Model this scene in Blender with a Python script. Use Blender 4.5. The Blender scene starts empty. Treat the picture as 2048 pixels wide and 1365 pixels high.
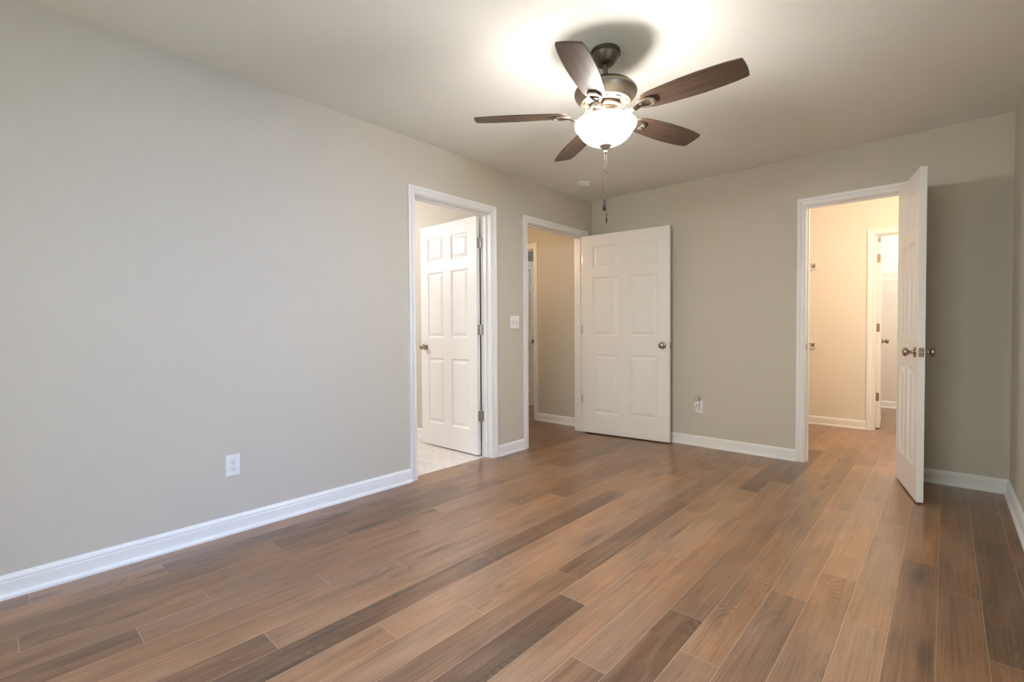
import bpy, bmesh, math, random
from mathutils import Vector, Matrix

C = bpy.context.scene.collection
S = bpy.context.scene
PI = math.pi

# ------------------------------------------------------------------ camera
cam_d = bpy.data.cameras.new('camera'); cam = bpy.data.objects.new('camera', cam_d); C.objects.link(cam)
F_PX, YAW, PITCH, ROLL = 959.8643, 0.7345, -0.0218, -0.0060
CAM = Vector((2.8194, -4.4119, 1.0725))
cam_d.sensor_width = 36.0; cam_d.lens = F_PX / 2048 * 36.0
cam_d.clip_start = 0.02
fw = Vector((-math.sin(YAW)*math.cos(PITCH), math.cos(YAW)*math.cos(PITCH), math.sin(PITCH)))
rt = Vector((math.cos(YAW), math.sin(YAW), 0)); up = rt.cross(fw)
r2 = rt*math.cos(ROLL) + up*math.sin(ROLL); u2 = -rt*math.sin(ROLL) + up*math.cos(ROLL)
m = Matrix((r2, u2, -fw)).transposed().to_4x4(); m.translation = CAM
cam.matrix_world = m
S.camera = cam

# ------------------------------------------------------------------ world, exposure
S.view_settings.view_transform = 'Standard'; S.view_settings.look = 'None'
S.view_settings.gamma = 1.0; S.view_settings.use_curve_mapping = False
S.view_settings.exposure = 0.2
w = bpy.data.worlds.new('world'); S.world = w; w.use_nodes = True
bg = w.node_tree.nodes['Background']; bg.inputs[0].default_value = (1.0, 1.0, 0.68, 1); bg.inputs[1].default_value = 2.8   # one flat yellowish sky tone, added to balance the blue side light
S.cycles.max_bounces = 14; S.cycles.diffuse_bounces = 10; S.cycles.glossy_bounces = 5
S.cycles.transparent_max_bounces = 8
S.cycles.sample_clamp_indirect = 6.0
S.cycles.caustics_reflective = False; S.cycles.caustics_refractive = False

def area(name, loc, direction, sx, sy, power, col, spread=PI):
    d = bpy.data.lights.new(name, 'AREA'); d.shape = 'RECTANGLE'; d.size = sx; d.size_y = sy
    d.energy = power; d.color = col; d.spread = spread
    o = bpy.data.objects.new(name, d); C.objects.link(o); o.location = loc
    o.rotation_euler = Vector(direction).to_track_quat('-Z', 'Z').to_euler()
    return o
def point(name, loc, power, col, r=0.04):
    d = bpy.data.lights.new(name, 'POINT'); d.energy = power; d.color = col; d.shadow_soft_size = r
    o = bpy.data.objects.new(name, d); C.objects.link(o); o.location = loc
    return o
DAY = (0.74, 0.86, 1.0); WARM = (1.0, 0.70, 0.42); SOFT = (1.0, 0.86, 0.70)
W = 3.1346; H = 2.44; REAR = -5.6
# daylight through the two windows (side wall behind the viewer's right, rear wall)
area('side_window_daylight', (W+1.05, -3.15, 2.45), (-1, 0, -0.50), 2.2, 1.5, 262, (0.10, 0.36, 1.0))
area('rear_window_daylight', (1.95, REAR-1.05, 2.35), (0, 1, -0.40), 2.4, 1.5, 215, (0.84, 0.92, 1.0))
# lights of the side rooms (unseen; heights chosen to brighten what shows)
point('closet_ceiling_lamp', (2.95, 0.45, 2.08), 39, (1.0, 0.79, 0.60), 0.09)
point('inner_closet_lamp', (2.75, 2.9, 2.34), 33, (1.0, 0.95, 0.93), 0.09)
point('bathroom_lamp', (-1.75, -2.75, 2.05), 55, (1.0, 0.94, 0.96), 0.12)
point('hall_lamp', (-0.80, -1.0, 1.95), 13, (1.0, 0.70, 0.46), 0.09)  # unseen, hung low to brighten the lower hall wall
point('far_room_fill', (-0.95, 2.1, 2.2), 24, (1.0, 0.98, 0.95), 0.12)  # unseen fill added for the far room's door and wall

# ------------------------------------------------------------------ materials
def mat(name, col, rough=0.5, metal=0.0, spec=0.5, emit=None, estr=0.0):
    m_ = bpy.data.materials.new(name); m_.use_nodes = True
    b = m_.node_tree.nodes['Principled BSDF']
    b.inputs['Base Color'].default_value = (*col, 1); b.inputs['Roughness'].default_value = rough
    b.inputs['Metallic'].default_value = metal; b.inputs['Specular IOR Level'].default_value = spec
    if emit: b.inputs['Emission Color'].default_value = (*emit, 1); b.inputs['Emission Strength'].default_value = estr
    return m_
def nodes(m_):
    nt = m_.node_tree; return nt, nt.nodes, nt.links, nt.nodes['Principled BSDF']
def mth(nt, op, a, b=None, c=None):
    n = nt.nodes.new('ShaderNodeMath'); n.operation = op
    for i, x in enumerate((a, b, c)):
        if x is None: continue
        if isinstance(x, (int, float)): n.inputs[i].default_value = x
        else: nt.links.new(x, n.inputs[i])
    return n.outputs[0]
def paint(name, col, rough=0.6, bump=0.02, scale=180, spec=0.3):
    m_ = mat(name, col, rough, spec=spec); nt, N, L, b = nodes(m_)
    tc = N.new('ShaderNodeTexCoord'); nz = N.new('ShaderNodeTexNoise'); nz.inputs['Scale'].default_value = scale; nz.inputs['Detail'].default_value = 3
    L.new(tc.outputs['Object'], nz.inputs['Vector'])
    bp = N.new('ShaderNodeBump'); bp.inputs['Strength'].default_value = bump; bp.inputs['Distance'].default_value = 0.002
    L.new(nz.outputs['Fac'], bp.inputs['Height']); L.new(bp.outputs['Normal'], b.inputs['Normal'])
    return m_
M = {}
M['wall'] = paint('greige_wall_paint', (0.555, 0.523, 0.452), 0.62, 0.12, 220)
M['ceil'] = paint('ceiling_paint', (0.88, 0.895, 0.865), 0.8, 0.1, 160, 0.2)
M['cream'] = paint('closet_wall_paint', (0.74, 0.70, 0.63), 0.6, 0.08, 200)
M['trim'] = paint('white_semi_gloss_trim', (0.80, 0.80, 0.785), 0.34, 0.01, 90, 0.45)
M['door'] = paint('white_door_paint', (0.80, 0.79, 0.765), 0.38, 0.03, 260, 0.45)
M['nickel'] = mat('satin_nickel', (0.40, 0.35, 0.285), 0.27, 1.0)
M['steel'] = mat('hinge_steel', (0.52, 0.49, 0.44), 0.34, 1.0)
M['brasswarm'] = mat('warm_nickel', (0.30, 0.21, 0.125), 0.42, 0.75)
M['screw'] = mat('dark_screw', (0.08, 0.07, 0.06), 0.5, 0.6)
M['bronze'] = mat('brushed_bronze', (0.115, 0.10, 0.08), 0.40, 0.85)
M['pewter'] = mat('fan_motor_bronze', (0.25, 0.21, 0.16), 0.38, 0.88)
M['plastic'] = mat('white_plastic', (0.80, 0.80, 0.79), 0.35)
M['slot'] = mat('dark_slot', (0.02, 0.02, 0.02), 0.6)
M['wire'] = mat('white_coated_wire', (0.75, 0.72, 0.68), 0.4)
M['rubber'] = mat('dark_fob', (0.012, 0.009, 0.007), 0.45, spec=0.25)
M['chain'] = mat('chain_metal', (0.14, 0.11, 0.08), 0.45, 0.8)
M['clear'] = mat('milky_plastic', (0.78, 0.78, 0.74), 0.25); M['clear'].node_tree.nodes['Principled BSDF'].inputs['Transmission Weight'].default_value = 0.35
M['glass'] = None
g = bpy.data.materials.new('window_glass'); g.use_nodes = True; nt = g.node_tree; nt.nodes.clear()
o_ = nt.nodes.new('ShaderNodeOutputMaterial'); t_ = nt.nodes.new('ShaderNodeBsdfTransparent'); gl = nt.nodes.new('ShaderNodeBsdfGlossy'); gl.inputs['Roughness'].default_value = 0.02
mx = nt.nodes.new('ShaderNodeMixShader'); mx.inputs[0].default_value = 0.06
nt.links.new(t_.outputs[0], mx.inputs[1]); nt.links.new(gl.outputs[0], mx.inputs[2]); nt.links.new(mx.outputs[0], o_.inputs[0]); M['glass'] = g
M['bowl_in'] = mat('frosted_glass_inside', (0.75, 0.72, 0.66), 0.5, emit=(1.0, 0.90, 0.80), estr=0.6)
# glass bowl of the fan lamp: frosted glass that glows
M['bowl'] = mat('frosted_glass_bowl', (0.55, 0.51, 0.46), 0.35, emit=(1.0, 0.96, 0.93), estr=68.0)
nt, N, L, b = nodes(M['bowl'])      # falloff baked into the glow by height, rim set dimmer
tc = N.new('ShaderNodeTexCoord'); sx = N.new('ShaderNodeSeparateXYZ'); L.new(tc.outputs['Object'], sx.inputs[0])
mr = N.new('ShaderNodeMapRange'); mr.inputs['From Min'].default_value = -0.368; mr.inputs['From Max'].default_value = -0.395; mr.inputs['To Min'].default_value = 0.62; mr.inputs['To Max'].default_value = 124.0
L.new(sx.outputs[2], mr.inputs['Value']); L.new(mr.outputs[0], b.inputs['Emission Strength'])

def wood_floor():
    m_ = mat('oak_plank_floor', (0.3, 0.2, 0.12), 0.34, spec=0.5); nt, N, L, b = nodes(m_)
    b.inputs['Coat Weight'].default_value = 0.35; b.inputs['Coat Roughness'].default_value = 0.22; b.inputs['Coat IOR'].default_value = 1.6
    at = N.new('ShaderNodeAttribute'); at.attribute_name = 'plank_a'   # u, w-u, v   (metres)
    bt = N.new('ShaderNodeAttribute'); bt.attribute_name = 'plank_b'   # L-v, tone, id
    sa = N.new('ShaderNodeSeparateXYZ'); L.new(at.outputs['Vector'], sa.inputs[0])
    sb = N.new('ShaderNodeSeparateXYZ'); L.new(bt.outputs['Vector'], sb.inputs[0])
    u, wu, v = sa.outputs; lv, tone, pid = sb.outputs
    def vec(x, y, z):
        c = N.new('ShaderNodeCombineXYZ')
        for i, q in enumerate((x, y, z)):
            if isinstance(q, (int, float)): c.inputs[i].default_value = q
            else: L.new(q, c.inputs[i])
        return c.outputs[0]
    def noise(vc, sc, det=3.0, rgh=0.5, dist=0.0):
        n = N.new('ShaderNodeTexNoise'); n.inputs['Scale'].default_value = sc; n.inputs['Detail'].default_value = det
        n.inputs['Roughness'].default_value = rgh; n.inputs['Distortion'].default_value = dist
        L.new(vc, n.inputs['Vector']); return n.outputs['Fac']
    ido = mth(nt, 'MULTIPLY', pid, 37.7)
    # cathedral figure: contour lines of a stretched noise field
    fld = noise(vec(mth(nt, 'MULTIPLY', u, 7.0), mth(nt, 'MULTIPLY', v, 0.9), ido), 1.0, 1.0, 0.4, 0.15)
    ring = mth(nt, 'SINE', mth(nt, 'MULTIPLY', fld, 330.0))
    ring = mth(nt, 'MULTIPLY_ADD', ring, 0.5, 0.5); ring = mth(nt, 'POWER', ring, 1.6)
    fmask = N.new('ShaderNodeMapRange'); fmask.inputs['From Min'].default_value = 0.53; fmask.inputs['From Max'].default_value = 0.66; L.new(noise(vec(mth(nt, 'MULTIPLY', u, 6.0), mth(nt, 'MULTIPLY', v, 1.7), mth(nt, 'ADD', ido, 5.3)), 1.0, 1.0), fmask.inputs['Value'])
    ring = mth(nt, 'MULTIPLY', ring, fmask.outputs[0])
    fine = noise(vec(mth(nt, 'MULTIPLY', u, 240.0), mth(nt, 'MULTIPLY', v, 3.2), ido), 1.0, 3.0, 0.6, 0.5)
    fine = mth(nt, 'MINIMUM', mth(nt, 'MAXIMUM', mth(nt, 'MULTIPLY_ADD', mth(nt, 'SUBTRACT', fine, 0.5), 2.2, 0.56), 0.0), 0.85)
    streak = noise(vec(mth(nt, 'MULTIPLY', u, 45.0), mth(nt, 'MULTIPLY', v, 1.6), ido), 1.0, 4.0, 0.55, 0.4)
    blot = noise(vec(mth(nt, 'MULTIPLY', u, 9.0), mth(nt, 'MULTIPLY', v, 2.6), ido), 1.0, 3.0, 0.5, 0.6)
    # knots: small dark spots
    vo = N.new('ShaderNodeTexVoronoi'); vo.inputs['Scale'].default_value = 1.0
    L.new(vec(mth(nt, 'MULTIPLY', u, 7.0), mth(nt, 'MULTIPLY', v, 1.3), ido), vo.inputs['Vector'])
    kn = N.new('ShaderNodeMapRange'); kn.inputs['From Min'].default_value = 0.04; kn.inputs['From Max'].default_value = 0.20
    kn.inputs['To Min'].default_value = 1.0; kn.inputs['To Max'].default_value = 0.0; L.new(vo.outputs['Distance'], kn.inputs['Value'])
    val = mth(nt, 'ADD', tone, mth(nt, 'MULTIPLY', mth(nt, 'SUBTRACT', fine, 0.5), 0.27))
    val = mth(nt, 'ADD', val, mth(nt, 'MULTIPLY', mth(nt, 'SUBTRACT', streak, 0.5), 0.42))
    val = mth(nt, 'ADD', val, mth(nt, 'MULTIPLY', mth(nt, 'SUBTRACT', blot, 0.5), 0.44))
    val = mth(nt, 'SUBTRACT', val, mth(nt, 'MULTIPLY', ring, 0.145))
    val = mth(nt, 'SUBTRACT', val, mth(nt, 'MULTIPLY', mth(nt, 'MULTIPLY', kn.outputs[0], blot), 0.60))
    cr = N.new('ShaderNodeValToRGB'); e = cr.color_ramp.elements
    e[0].position = 0.0; e[0].color = (0.0509, 0.0243, 0.0110, 1); e[1].position = 1.0; e[1].color = (0.5011, 0.2779, 0.1449, 1)
    for p_, c_ in ((0.25, (0.1175, 0.0588, 0.0282)), (0.5, (0.2309, 0.1213, 0.0603)), (0.75, (0.3602, 0.1958, 0.1003))):
        q = cr.color_ramp.elements.new(p_); q.color = (*c_, 1)
    L.new(val, cr.inputs[0])
    hue = N.new('ShaderNodeMixRGB'); hue.blend_type = 'MULTIPLY'   # some boards run warmer, some greyer
    L.new(cr.outputs[0], hue.inputs[1]); hue.inputs[0].default_value = 1.0
    hr = N.new('ShaderNodeValToRGB'); hr.color_ramp.elements[0].position = 0.32; hr.color_ramp.elements[0].color = (0.92, 1.0, 1.12, 1); hr.color_ramp.elements[1].position = 0.68; hr.color_ramp.elements[1].color = (1.07, 0.99, 0.87, 1)
    L.new(noise(vec(mth(nt, 'MULTIPLY', u, 5.0), mth(nt, 'MULTIPLY', v, 1.4), mth(nt, 'ADD', ido, 11.7)), 1.0, 2.0), hr.inputs[0]); L.new(hr.outputs[0], hue.inputs[2])
    # seams: micro-bevel lines along and across, their highlight painted as a lighter colour
    dl = mth(nt, 'MINIMUM', mth(nt, 'MINIMUM', u, wu), mth(nt, 'MINIMUM', v, lv))
    sm = mth(nt, 'LESS_THAN', dl, 0.0011)
    mix = N.new('ShaderNodeMixRGB'); L.new(mth(nt, 'MULTIPLY', sm, 0.55), mix.inputs[0]); L.new(hue.outputs[0], mix.inputs[1]); mix.inputs[2].default_value = (0.52, 0.38, 0.25, 1)
    L.new(mix.outputs[0], b.inputs['Base Color'])
    ro = mth(nt, 'MULTIPLY_ADD', streak, 0.16, 0.25); L.new(ro, b.inputs['Roughness'])
    hgt = mth(nt, 'SUBTRACT', mth(nt, 'ADD', mth(nt, 'MULTIPLY', fine, 0.3), mth(nt, 'MULTIPLY', ring, 0.25)), mth(nt, 'MULTIPLY', sm, 1.5))
    bp = N.new('ShaderNodeBump'); bp.inputs['Strength'].default_value = 0.22; bp.inputs['Distance'].default_value = 0.0006
    L.new(hgt, bp.inputs['Height']); L.new(bp.outputs['Normal'], b.inputs['Normal'])
    return m_
M['floor'] = wood_floor()

def tile_floor():
    m_ = mat('marble_look_tile', (0.7, 0.66, 0.62), 0.25); nt, N, L, b = nodes(m_)
    tc = N.new('ShaderNodeTexCoord'); mp = N.new('ShaderNodeMapping'); L.new(tc.outputs['Object'], mp.inputs[0])
    mp.inputs['Location'].default_value = (0.067+0.305*0+0.0, 2.053, 0)
    br = N.new('ShaderNodeTexBrick'); L.new(mp.outputs[0], br.inputs[0])
    br.inputs['Color1'].default_value = (0.74, 0.70, 0.66, 1); br.inputs['Color2'].default_value = (0.70, 0.66, 0.61, 1)
    br.inputs['Mortar'].default_value = (0.50, 0.46, 0.42, 1); br.inputs['Scale'].default_value = 1.0
    br.inputs['Mortar Size'].default_value = 0.0018; br.inputs['Brick Width'].default_value = 0.61; br.inputs['Row Height'].default_value = 0.305
    nz = N.new('ShaderNodeTexNoise'); mp2 = N.new('ShaderNodeMapping'); mp2.inputs['Scale'].default_value = (3.0, 9.0, 1); mp2.inputs['Rotation'].default_value = (0, 0, 0.35)
    L.new(tc.outputs['Object'], mp2.inputs[0]); L.new(mp2.outputs[0], nz.inputs['Vector']); nz.inputs['Scale'].default_value = 1.6; nz.inputs['Detail'].default_value = 6; nz.inputs['Distortion'].default_value = 1.6
    vein = mth(nt, 'ABSOLUTE', mth(nt, 'SUBTRACT', nz.outputs['Fac'], 0.5)); 
    mr = N.new('ShaderNodeMapRange'); mr.inputs['From Min'].default_value = 0.0; mr.inputs['From Max'].default_value = 0.05; mr.inputs['To Min'].default_value = 0.35; mr.inputs['To Max'].default_value = 0.0
    L.new(vein, mr.inputs['Value'])
    mix = N.new('ShaderNodeMixRGB'); L.new(mr.outputs[0], mix.inputs[0]); L.new(br.outputs['Color'], mix.inputs[1]); mix.inputs[2].default_value = (0.42, 0.37, 0.33, 1)
    L.new(mix.outputs[0], b.inputs['Base Color'])
    return m_
M['tile'] = tile_floor()

def blade_mat():
    m_ = mat('walnut_fan_blade', (0.10, 0.055, 0.035), 0.45, spec=0.3); nt, N, L, b = nodes(m_)
    tc = N.new('ShaderNodeTexCoord'); mp = N.new('ShaderNodeMapping'); mp.inputs['Scale'].default_value = (3.0, 70.0, 1.0)
    L.new(tc.outputs['Object'], mp.inputs[0]); nz = N.new('ShaderNodeTexNoise'); nz.inputs['Scale'].default_value = 1.0; nz.inputs['Detail'].default_value = 5
    L.new(mp.outputs[0], nz.inputs['Vector']); cr = N.new('ShaderNodeValToRGB'); e = cr.color_ramp.elements
    e[0].position = 0.3; e[0].color = (0.060, 0.038, 0.027, 1); e[1].position = 0.72; e[1].color = (0.125, 0.078, 0.050, 1)
    L.new(nz.outputs['Fac'], cr.inputs[0]); L.new(cr.outputs[0], b.inputs['Base Color'])
    return m_
M['blade'] = blade_mat()

# ------------------------------------------------------------------ mesh helpers
def obj(name, bm, material, parent=None, smooth=False, loc=None, rotz=None):
    bmesh.ops.recalc_face_normals(bm, faces=bm.faces[:])
    me = bpy.data.meshes.new(name); bm.to_mesh(me); bm.free()
    me.materials.append(material)
    if smooth:
        for p in me.polygons: p.use_smooth = True
        me.set_sharp_from_angle(angle=math.radians(35))
    o = bpy.data.objects.new(name, me); C.objects.link(o)
    if parent: o.parent = parent
    if loc: o.location = loc
    if rotz is not None: o.rotation_euler = (0, 0, rotz)
    return o
def loose(name, bm, material, parent):
    """Every separate piece in bm becomes an object of its own."""
    out = []; seen = set()
    for v0 in list(bm.verts):
        if v0 in seen: continue
        st = [v0]; comp = []; seen.add(v0)
        while st:
            v = st.pop(); comp.append(v)
            for e_ in v.link_edges:
                w_ = e_.other_vert(v)
                if w_ not in seen: seen.add(w_); st.append(w_)
        nb = bmesh.new(); mp = {v: nb.verts.new(v.co) for v in comp}
        for f in {f for v in comp for f in v.link_faces}: nb.faces.new([mp[v] for v in f.verts])
        out.append(obj(name, nb, material, parent))
    bm.free(); return out
def tag(o, label, cat, group=None, kind=None):
    o['label'] = label; o['category'] = cat
    if group: o['group'] = group
    if kind: o['kind'] = kind
    return o
def empty(name, loc, rotz=0.0, label=None, cat=None, group=None, kind=None):
    o = bpy.data.objects.new(name, None); C.objects.link(o); o.location = loc; o.rotation_euler = (0, 0, rotz)
    o.empty_display_size = 0.05
    if label: tag(o, label, cat, group, kind)
    return o
def box(bm, x0, x1, y0, y1, z0, z1, T=None):
    vs = [bm.verts.new((x, y, z)) for z in (z0, z1) for y in (y0, y1) for x in (x0, x1)]
    for f in ((0, 1, 3, 2), (4, 6, 7, 5), (0, 4, 5, 1), (2, 3, 7, 6), (0, 2, 6, 4), (1, 5, 7, 3)):
        bm.faces.new([vs[i] for i in f])
    if T is not None: bmesh.ops.transform(bm, matrix=T, verts=vs)
    return vs
def bbox(x0, x1, y0, y1, z0, z1, bev=0.0):
    bm = bmesh.new(); box(bm, x0, x1, y0, y1, z0, z1)
    if bev: bmesh.ops.bevel(bm, geom=bm.edges[:], offset=bev, segments=2, profile=0.5, affect='EDGES')
    return bm
def lathe(bm, prof, seg=32, T=None):
    """prof: list of (radius, height) along +z."""
    rings = []; allv = []
    for r, z in prof:
        if r < 1e-6:
            v = bm.verts.new((0, 0, z)); rings.append([v]); allv.append(v)
        else:
            ring = [bm.verts.new((r*math.cos(2*PI*k/seg), r*math.sin(2*PI*k/seg), z)) for k in range(seg)]
            rings.append(ring); allv += ring
    for a, b in zip(rings, rings[1:]):
        for k in range(seg):
            k2 = (k+1) % seg
            if len(a) == 1 and len(b) == 1: continue
            if len(a) == 1: bm.faces.new((a[0], b[k], b[k2]))
            elif len(b) == 1: bm.faces.new((a[k], b[0], a[k2]))
            else: bm.faces.new((a[k], b[k], b[k2], a[k2]))
    if T is not None: bmesh.ops.transform(bm, matrix=T, verts=allv)
    return allv
def tube(bm, pts, r, seg=8):
    pts = [Vector(p) for p in pts]; rings = []
    for i, p in enumerate(pts):
        d = (pts[min(i+1, len(pts)-1)] - pts[max(i-1, 0)]).normalized()
        a = d.orthogonal().normalized() if i == 0 else (prev - d*prev.dot(d)).normalized()
        prev = a; b = d.cross(a)
        rr = r[i] if isinstance(r, (list, tuple)) else r
        rings.append([bm.verts.new(p + a*rr*math.cos(2*PI*k/seg) + b*rr*math.sin(2*PI*k/seg)) for k in range(seg)])
    for x, y in zip(rings, rings[1:]):
        for k in range(seg): bm.faces.new((x[k], y[k], y[(k+1) % seg], x[(k+1) % seg]))
    bm.faces.new(rings[0][::-1]); bm.faces.new(rings[-1])
def sweep(bm, rows):
    """rows: list of cross-sections (equal length lists of points), open ends are capped."""
    vr = [[bm.verts.new(p) for p in r] for r in rows]
    n = len(vr[0])
    for a, b in zip(vr, vr[1:]):
        for k in range(n): bm.faces.new((a[k], a[(k+1) % n], b[(k+1) % n], b[k]))
    bm.faces.new(vr[0][::-1]); bm.faces.new(vr[-1])

# ------------------------------------------------------------------ shell
TW = 0.115                       # wall thickness
HD = 2.045                       # clear head height of the doorways
BY0, BY1 = -2.316, -1.551        # bathroom doorway (in the left wall), clear
EY0, EY1 = -1.074, -0.1625       # entry doorway (in the left wall), clear
CX0, CX1 = 1.993, 2.606          # closet doorway (in the back wall), clear
HX0, HX1 = -1.597, -0.832        # doorway in the hall's end wall, clear
IX0, IX1 = 2.268, 2.886          # inner closet doorway, clear
J = 0.018
def wall(name, boxes, material, label):
    bm = bmesh.new()
    for b_ in boxes: box(bm, *b_)
    o = obj(name, bm, material); tag(o, label, 'wall', kind='structure'); return o
# left wall as two skins so that each room keeps its own paint
def left_boxes(xa, xb, skip_top=None):
    return [(xa, xb, REAR, BY0-J, 0, H), (xa, xb, BY1+J, EY0-J, 0, H), (xa, xb, EY1+J, 0.0, 0, H),
            (xa, xb, BY0-J, BY1+J, HD+J, H), (xa, xb, EY0-J, EY1+J, HD+J, H)]
wall('wall_left', left_boxes(-TW, 0), M['wall'], 'greige painted bedroom wall with the two open doorways and an outlet')
wall('wall_back', [(0, CX0-J, 0, TW, 0, H), (CX1+J, W+0.12, 0, TW, 0, H), (CX0-J, CX1+J, 0, TW, HD+J, H)], M['wall'], 'greige painted bedroom end wall around the closet doorway')
SWY0, SWY1, RWX0, RWX1, WZ0, WZ1 = -3.78, -2.78, 1.15, 2.75, 0.68, 2.10
wall('wall_right', [(W, W+0.12, SWY1, 0, 0, H), (W, W+0.12, REAR-0.12, SWY0, 0, H), (W, W+0.12, SWY0, SWY1, 0, WZ0), (W, W+0.12, SWY0, SWY1, WZ1, H)], M['wall'], 'greige bedroom wall at the edge of view beside the closet door')
wall('wall_rear', [(-TW, RWX0, REAR-0.12, REAR, 0, H), (RWX1, W, REAR-0.12, REAR, 0, H), (RWX0, RWX1, REAR-0.12, REAR, 0, WZ0), (RWX0, RWX1, REAR-0.12, REAR, WZ1, H)], M['wall'], 'greige bedroom wall behind the viewpoint')
wall('wall_hall_end', [(-3.2, HX0-J, 0.02, 0.02+TW, 0, H), (HX1+J, -TW, 0.02, 0.02+TW, 0, H), (HX0-J, HX1+J, 0.02, 0.02+TW, HD+J, H), (-TW, 0, 0.0, 0.02+TW, 0, H)], M['wall'], 'greige hall wall seen through the entry doorway')
wall('wall_bathroom_side', [(-3.2, -TW, -1.46, -1.345, 0, H)], M['wall'], 'pale bathroom wall behind the open bathroom door')
wall('wall_bathroom_far', [(-3.32, -3.2, REAR, 0.02, 0, H)], M['wall'], 'wall at the far side of the bathroom')
wall('wall_bathroom_rear', [(-3.2, -TW, -4.3, -4.18, 0, H)], M['wall'], 'bathroom wall out of view')
wall('wall_far_room', [(-3.2, -TW, 3.2, 3.32, 0, H), (-3.32, -3.2, 0.02, 3.32, 0, H), (-0.12-TW, -0.12, 0.135, 3.2, 0, H)], M['wall'], 'walls of the room beyond the hall')
wall('wall_closet_left', [(1.28, 1.40, TW, 1.85, 0, H)], M['cream'], 'cream closet wall carrying the wire shelves')
wall('wall_closet_back', [(1.28, IX0-J, 1.85, 1.85+TW, 0, H), (IX1+J, 3.6, 1.85, 1.85+TW, 0, H), (IX0-J, IX1+J, 1.85, 1.85+TW, HD+J, H)], M['cream'], 'cream closet wall with the inner doorway')
wall('wall_closet_right', [(3.48, 3.6, TW, 3.86, 0, H)], M['cream'], 'closet wall hidden beside the doorway')
wall('wall_inner_closet', [(1.5, 3.48, 3.745, 3.865, 0, H), (1.5, 1.62, 1.85+TW, 3.745, 0, H)], M['cream'], 'bright cream wall of the inner closet behind its wire shelf')
wall('wall_closet_front', [(1.40, CX0-J, TW, TW+0.006, 0, H), (CX1+J, 3.48, TW, TW+0.006, 0, H), (CX0-J, CX1+J, TW, TW+0.006, HD+J, H), (W+0.12, 3.48, 0, TW, 0, H)], M['cream'], 'closet face of the bedroom end wall')
bm = bbox(-3.32, 3.6, REAR-0.12, 3.9, H, H+0.1); o = obj('ceiling', bm, M['ceil']); tag(o, 'off-white painted flat ceiling carrying the ceiling fan', 'ceiling', kind='structure')

# plank floor ------------------------------------------------------------
ENDS = {1: -2.658, 2: -3.437, 3: -4.345, 4: -3.814, 5: -4.054, 6: -2.223, 7: -3.136, 8: -3.757, 9: -1.611, 10: -3.457, 11: -3.155,
        13: -2.852, 14: -2.237, 15: -0.698, 16: -2.656, 17: -2.865, 18: -2.256, 19: -1.946, 20: -2.295, 21: -1.556, 22: -1.798, 23: -2.252}
TONES = {  # (row, nearest plank end on its near side): tone
    (1, -2.658): .42, (2, -3.437): .34, (2, -4.653): .46, (2, -2.221): .50, (3, -3.133): .36, (3, -4.345): .46, (3, -1.918): .45, (4, -3.814): .48, (4, -5.03): .52, (4, -2.597): .54,
    (5, -5.27): .30, (5, -4.054): .50, (5, -2.841): .50, (5, -1.633): .50, (6, -4.65): .52, (6, -3.44): .54, (6, -2.223): .36, (6, -1.0): .44,
    (7, -4.35): .56, (7, -3.136): .60, (7, -1.922): .34, (7, -.70): .5, (8, -4.97): .28, (8, -3.757): .55, (8, -2.54): .56, (8, -1.32): .50,
    (9, -5.25): .26, (9, -4.04): .27, (9, -2.826): .27, (9, -1.611): .52, (10, -4.67): .50, (10, -3.457): .62, (10, -2.24): .60, (10, -1.03): .48,
    (11, -4.37): .58, (11, -3.155): .60, (11, -1.938): .55, (11, -.732): .42, (12, -4.06): .56, (12, -2.85): .58, (12, -1.63): .50, (12, -.42): .45,
    (13, -4.07): .22, (13, -2.852): .56, (13, -1.667): .58, (13, -.45): .45, (14, -3.45): .62, (14, -2.237): .63, (14, -1.017): .25, (14, .2): .45,
    (15, -3.13): .56, (15, -1.913): .55, (15, -.698): .24, (16, -3.87): .25, (16, -2.656): .40, (16, -1.435): .50, (16, -.22): .5,
    (17, -4.08): .52, (17, -2.865): .50, (17, -1.639): .50, (17, -.364): .34, (18, -3.47): .42, (18, -2.256): .58, (18, -1.04): .58,
    (19, -3.16): .52, (19, -1.946): .74, (19, -.73): .60, (20, -3.51): .66, (20, -2.295): .66, (20, -1.08): .60,
    (21, -2.77): .36, (21, -1.556): .52, (21, -.34): .50, (22, -3.01): .40, (22, -1.798): .40, (22, -.58): .35,
    (23, -3.46): .42, (23, -2.252): .20, (23, -1.031): .32, (24, -2.0): .30}
PL, PW, PX = 1.2155, 0.127, 0.013
random.seed(7)
bm = bmesh.new()
la = bm.loops.layers.float_vector.new('plank_a'); lb = bm.loops.layers.float_vector.new('plank_b')
def plank(x0, x1, y0, y1, xs, ys, tone, pid):
    """Clipped quad of a plank whose full extents start at xs, ys."""
    if x1-x0 < 1e-4 or y1-y0 < 1e-4: return
    f = bm.faces.new([bm.verts.new(p) for p in ((x0, y0, 0), (x1, y0, 0), (x1, y1, 0), (x0, y1, 0))])
    for l in f.loops:
        u, v = l.vert.co.x-xs, l.vert.co.y-ys
        l[la] = (u, PW-u, v); l[lb] = (PL-v, tone, pid)
pid = 0
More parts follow.
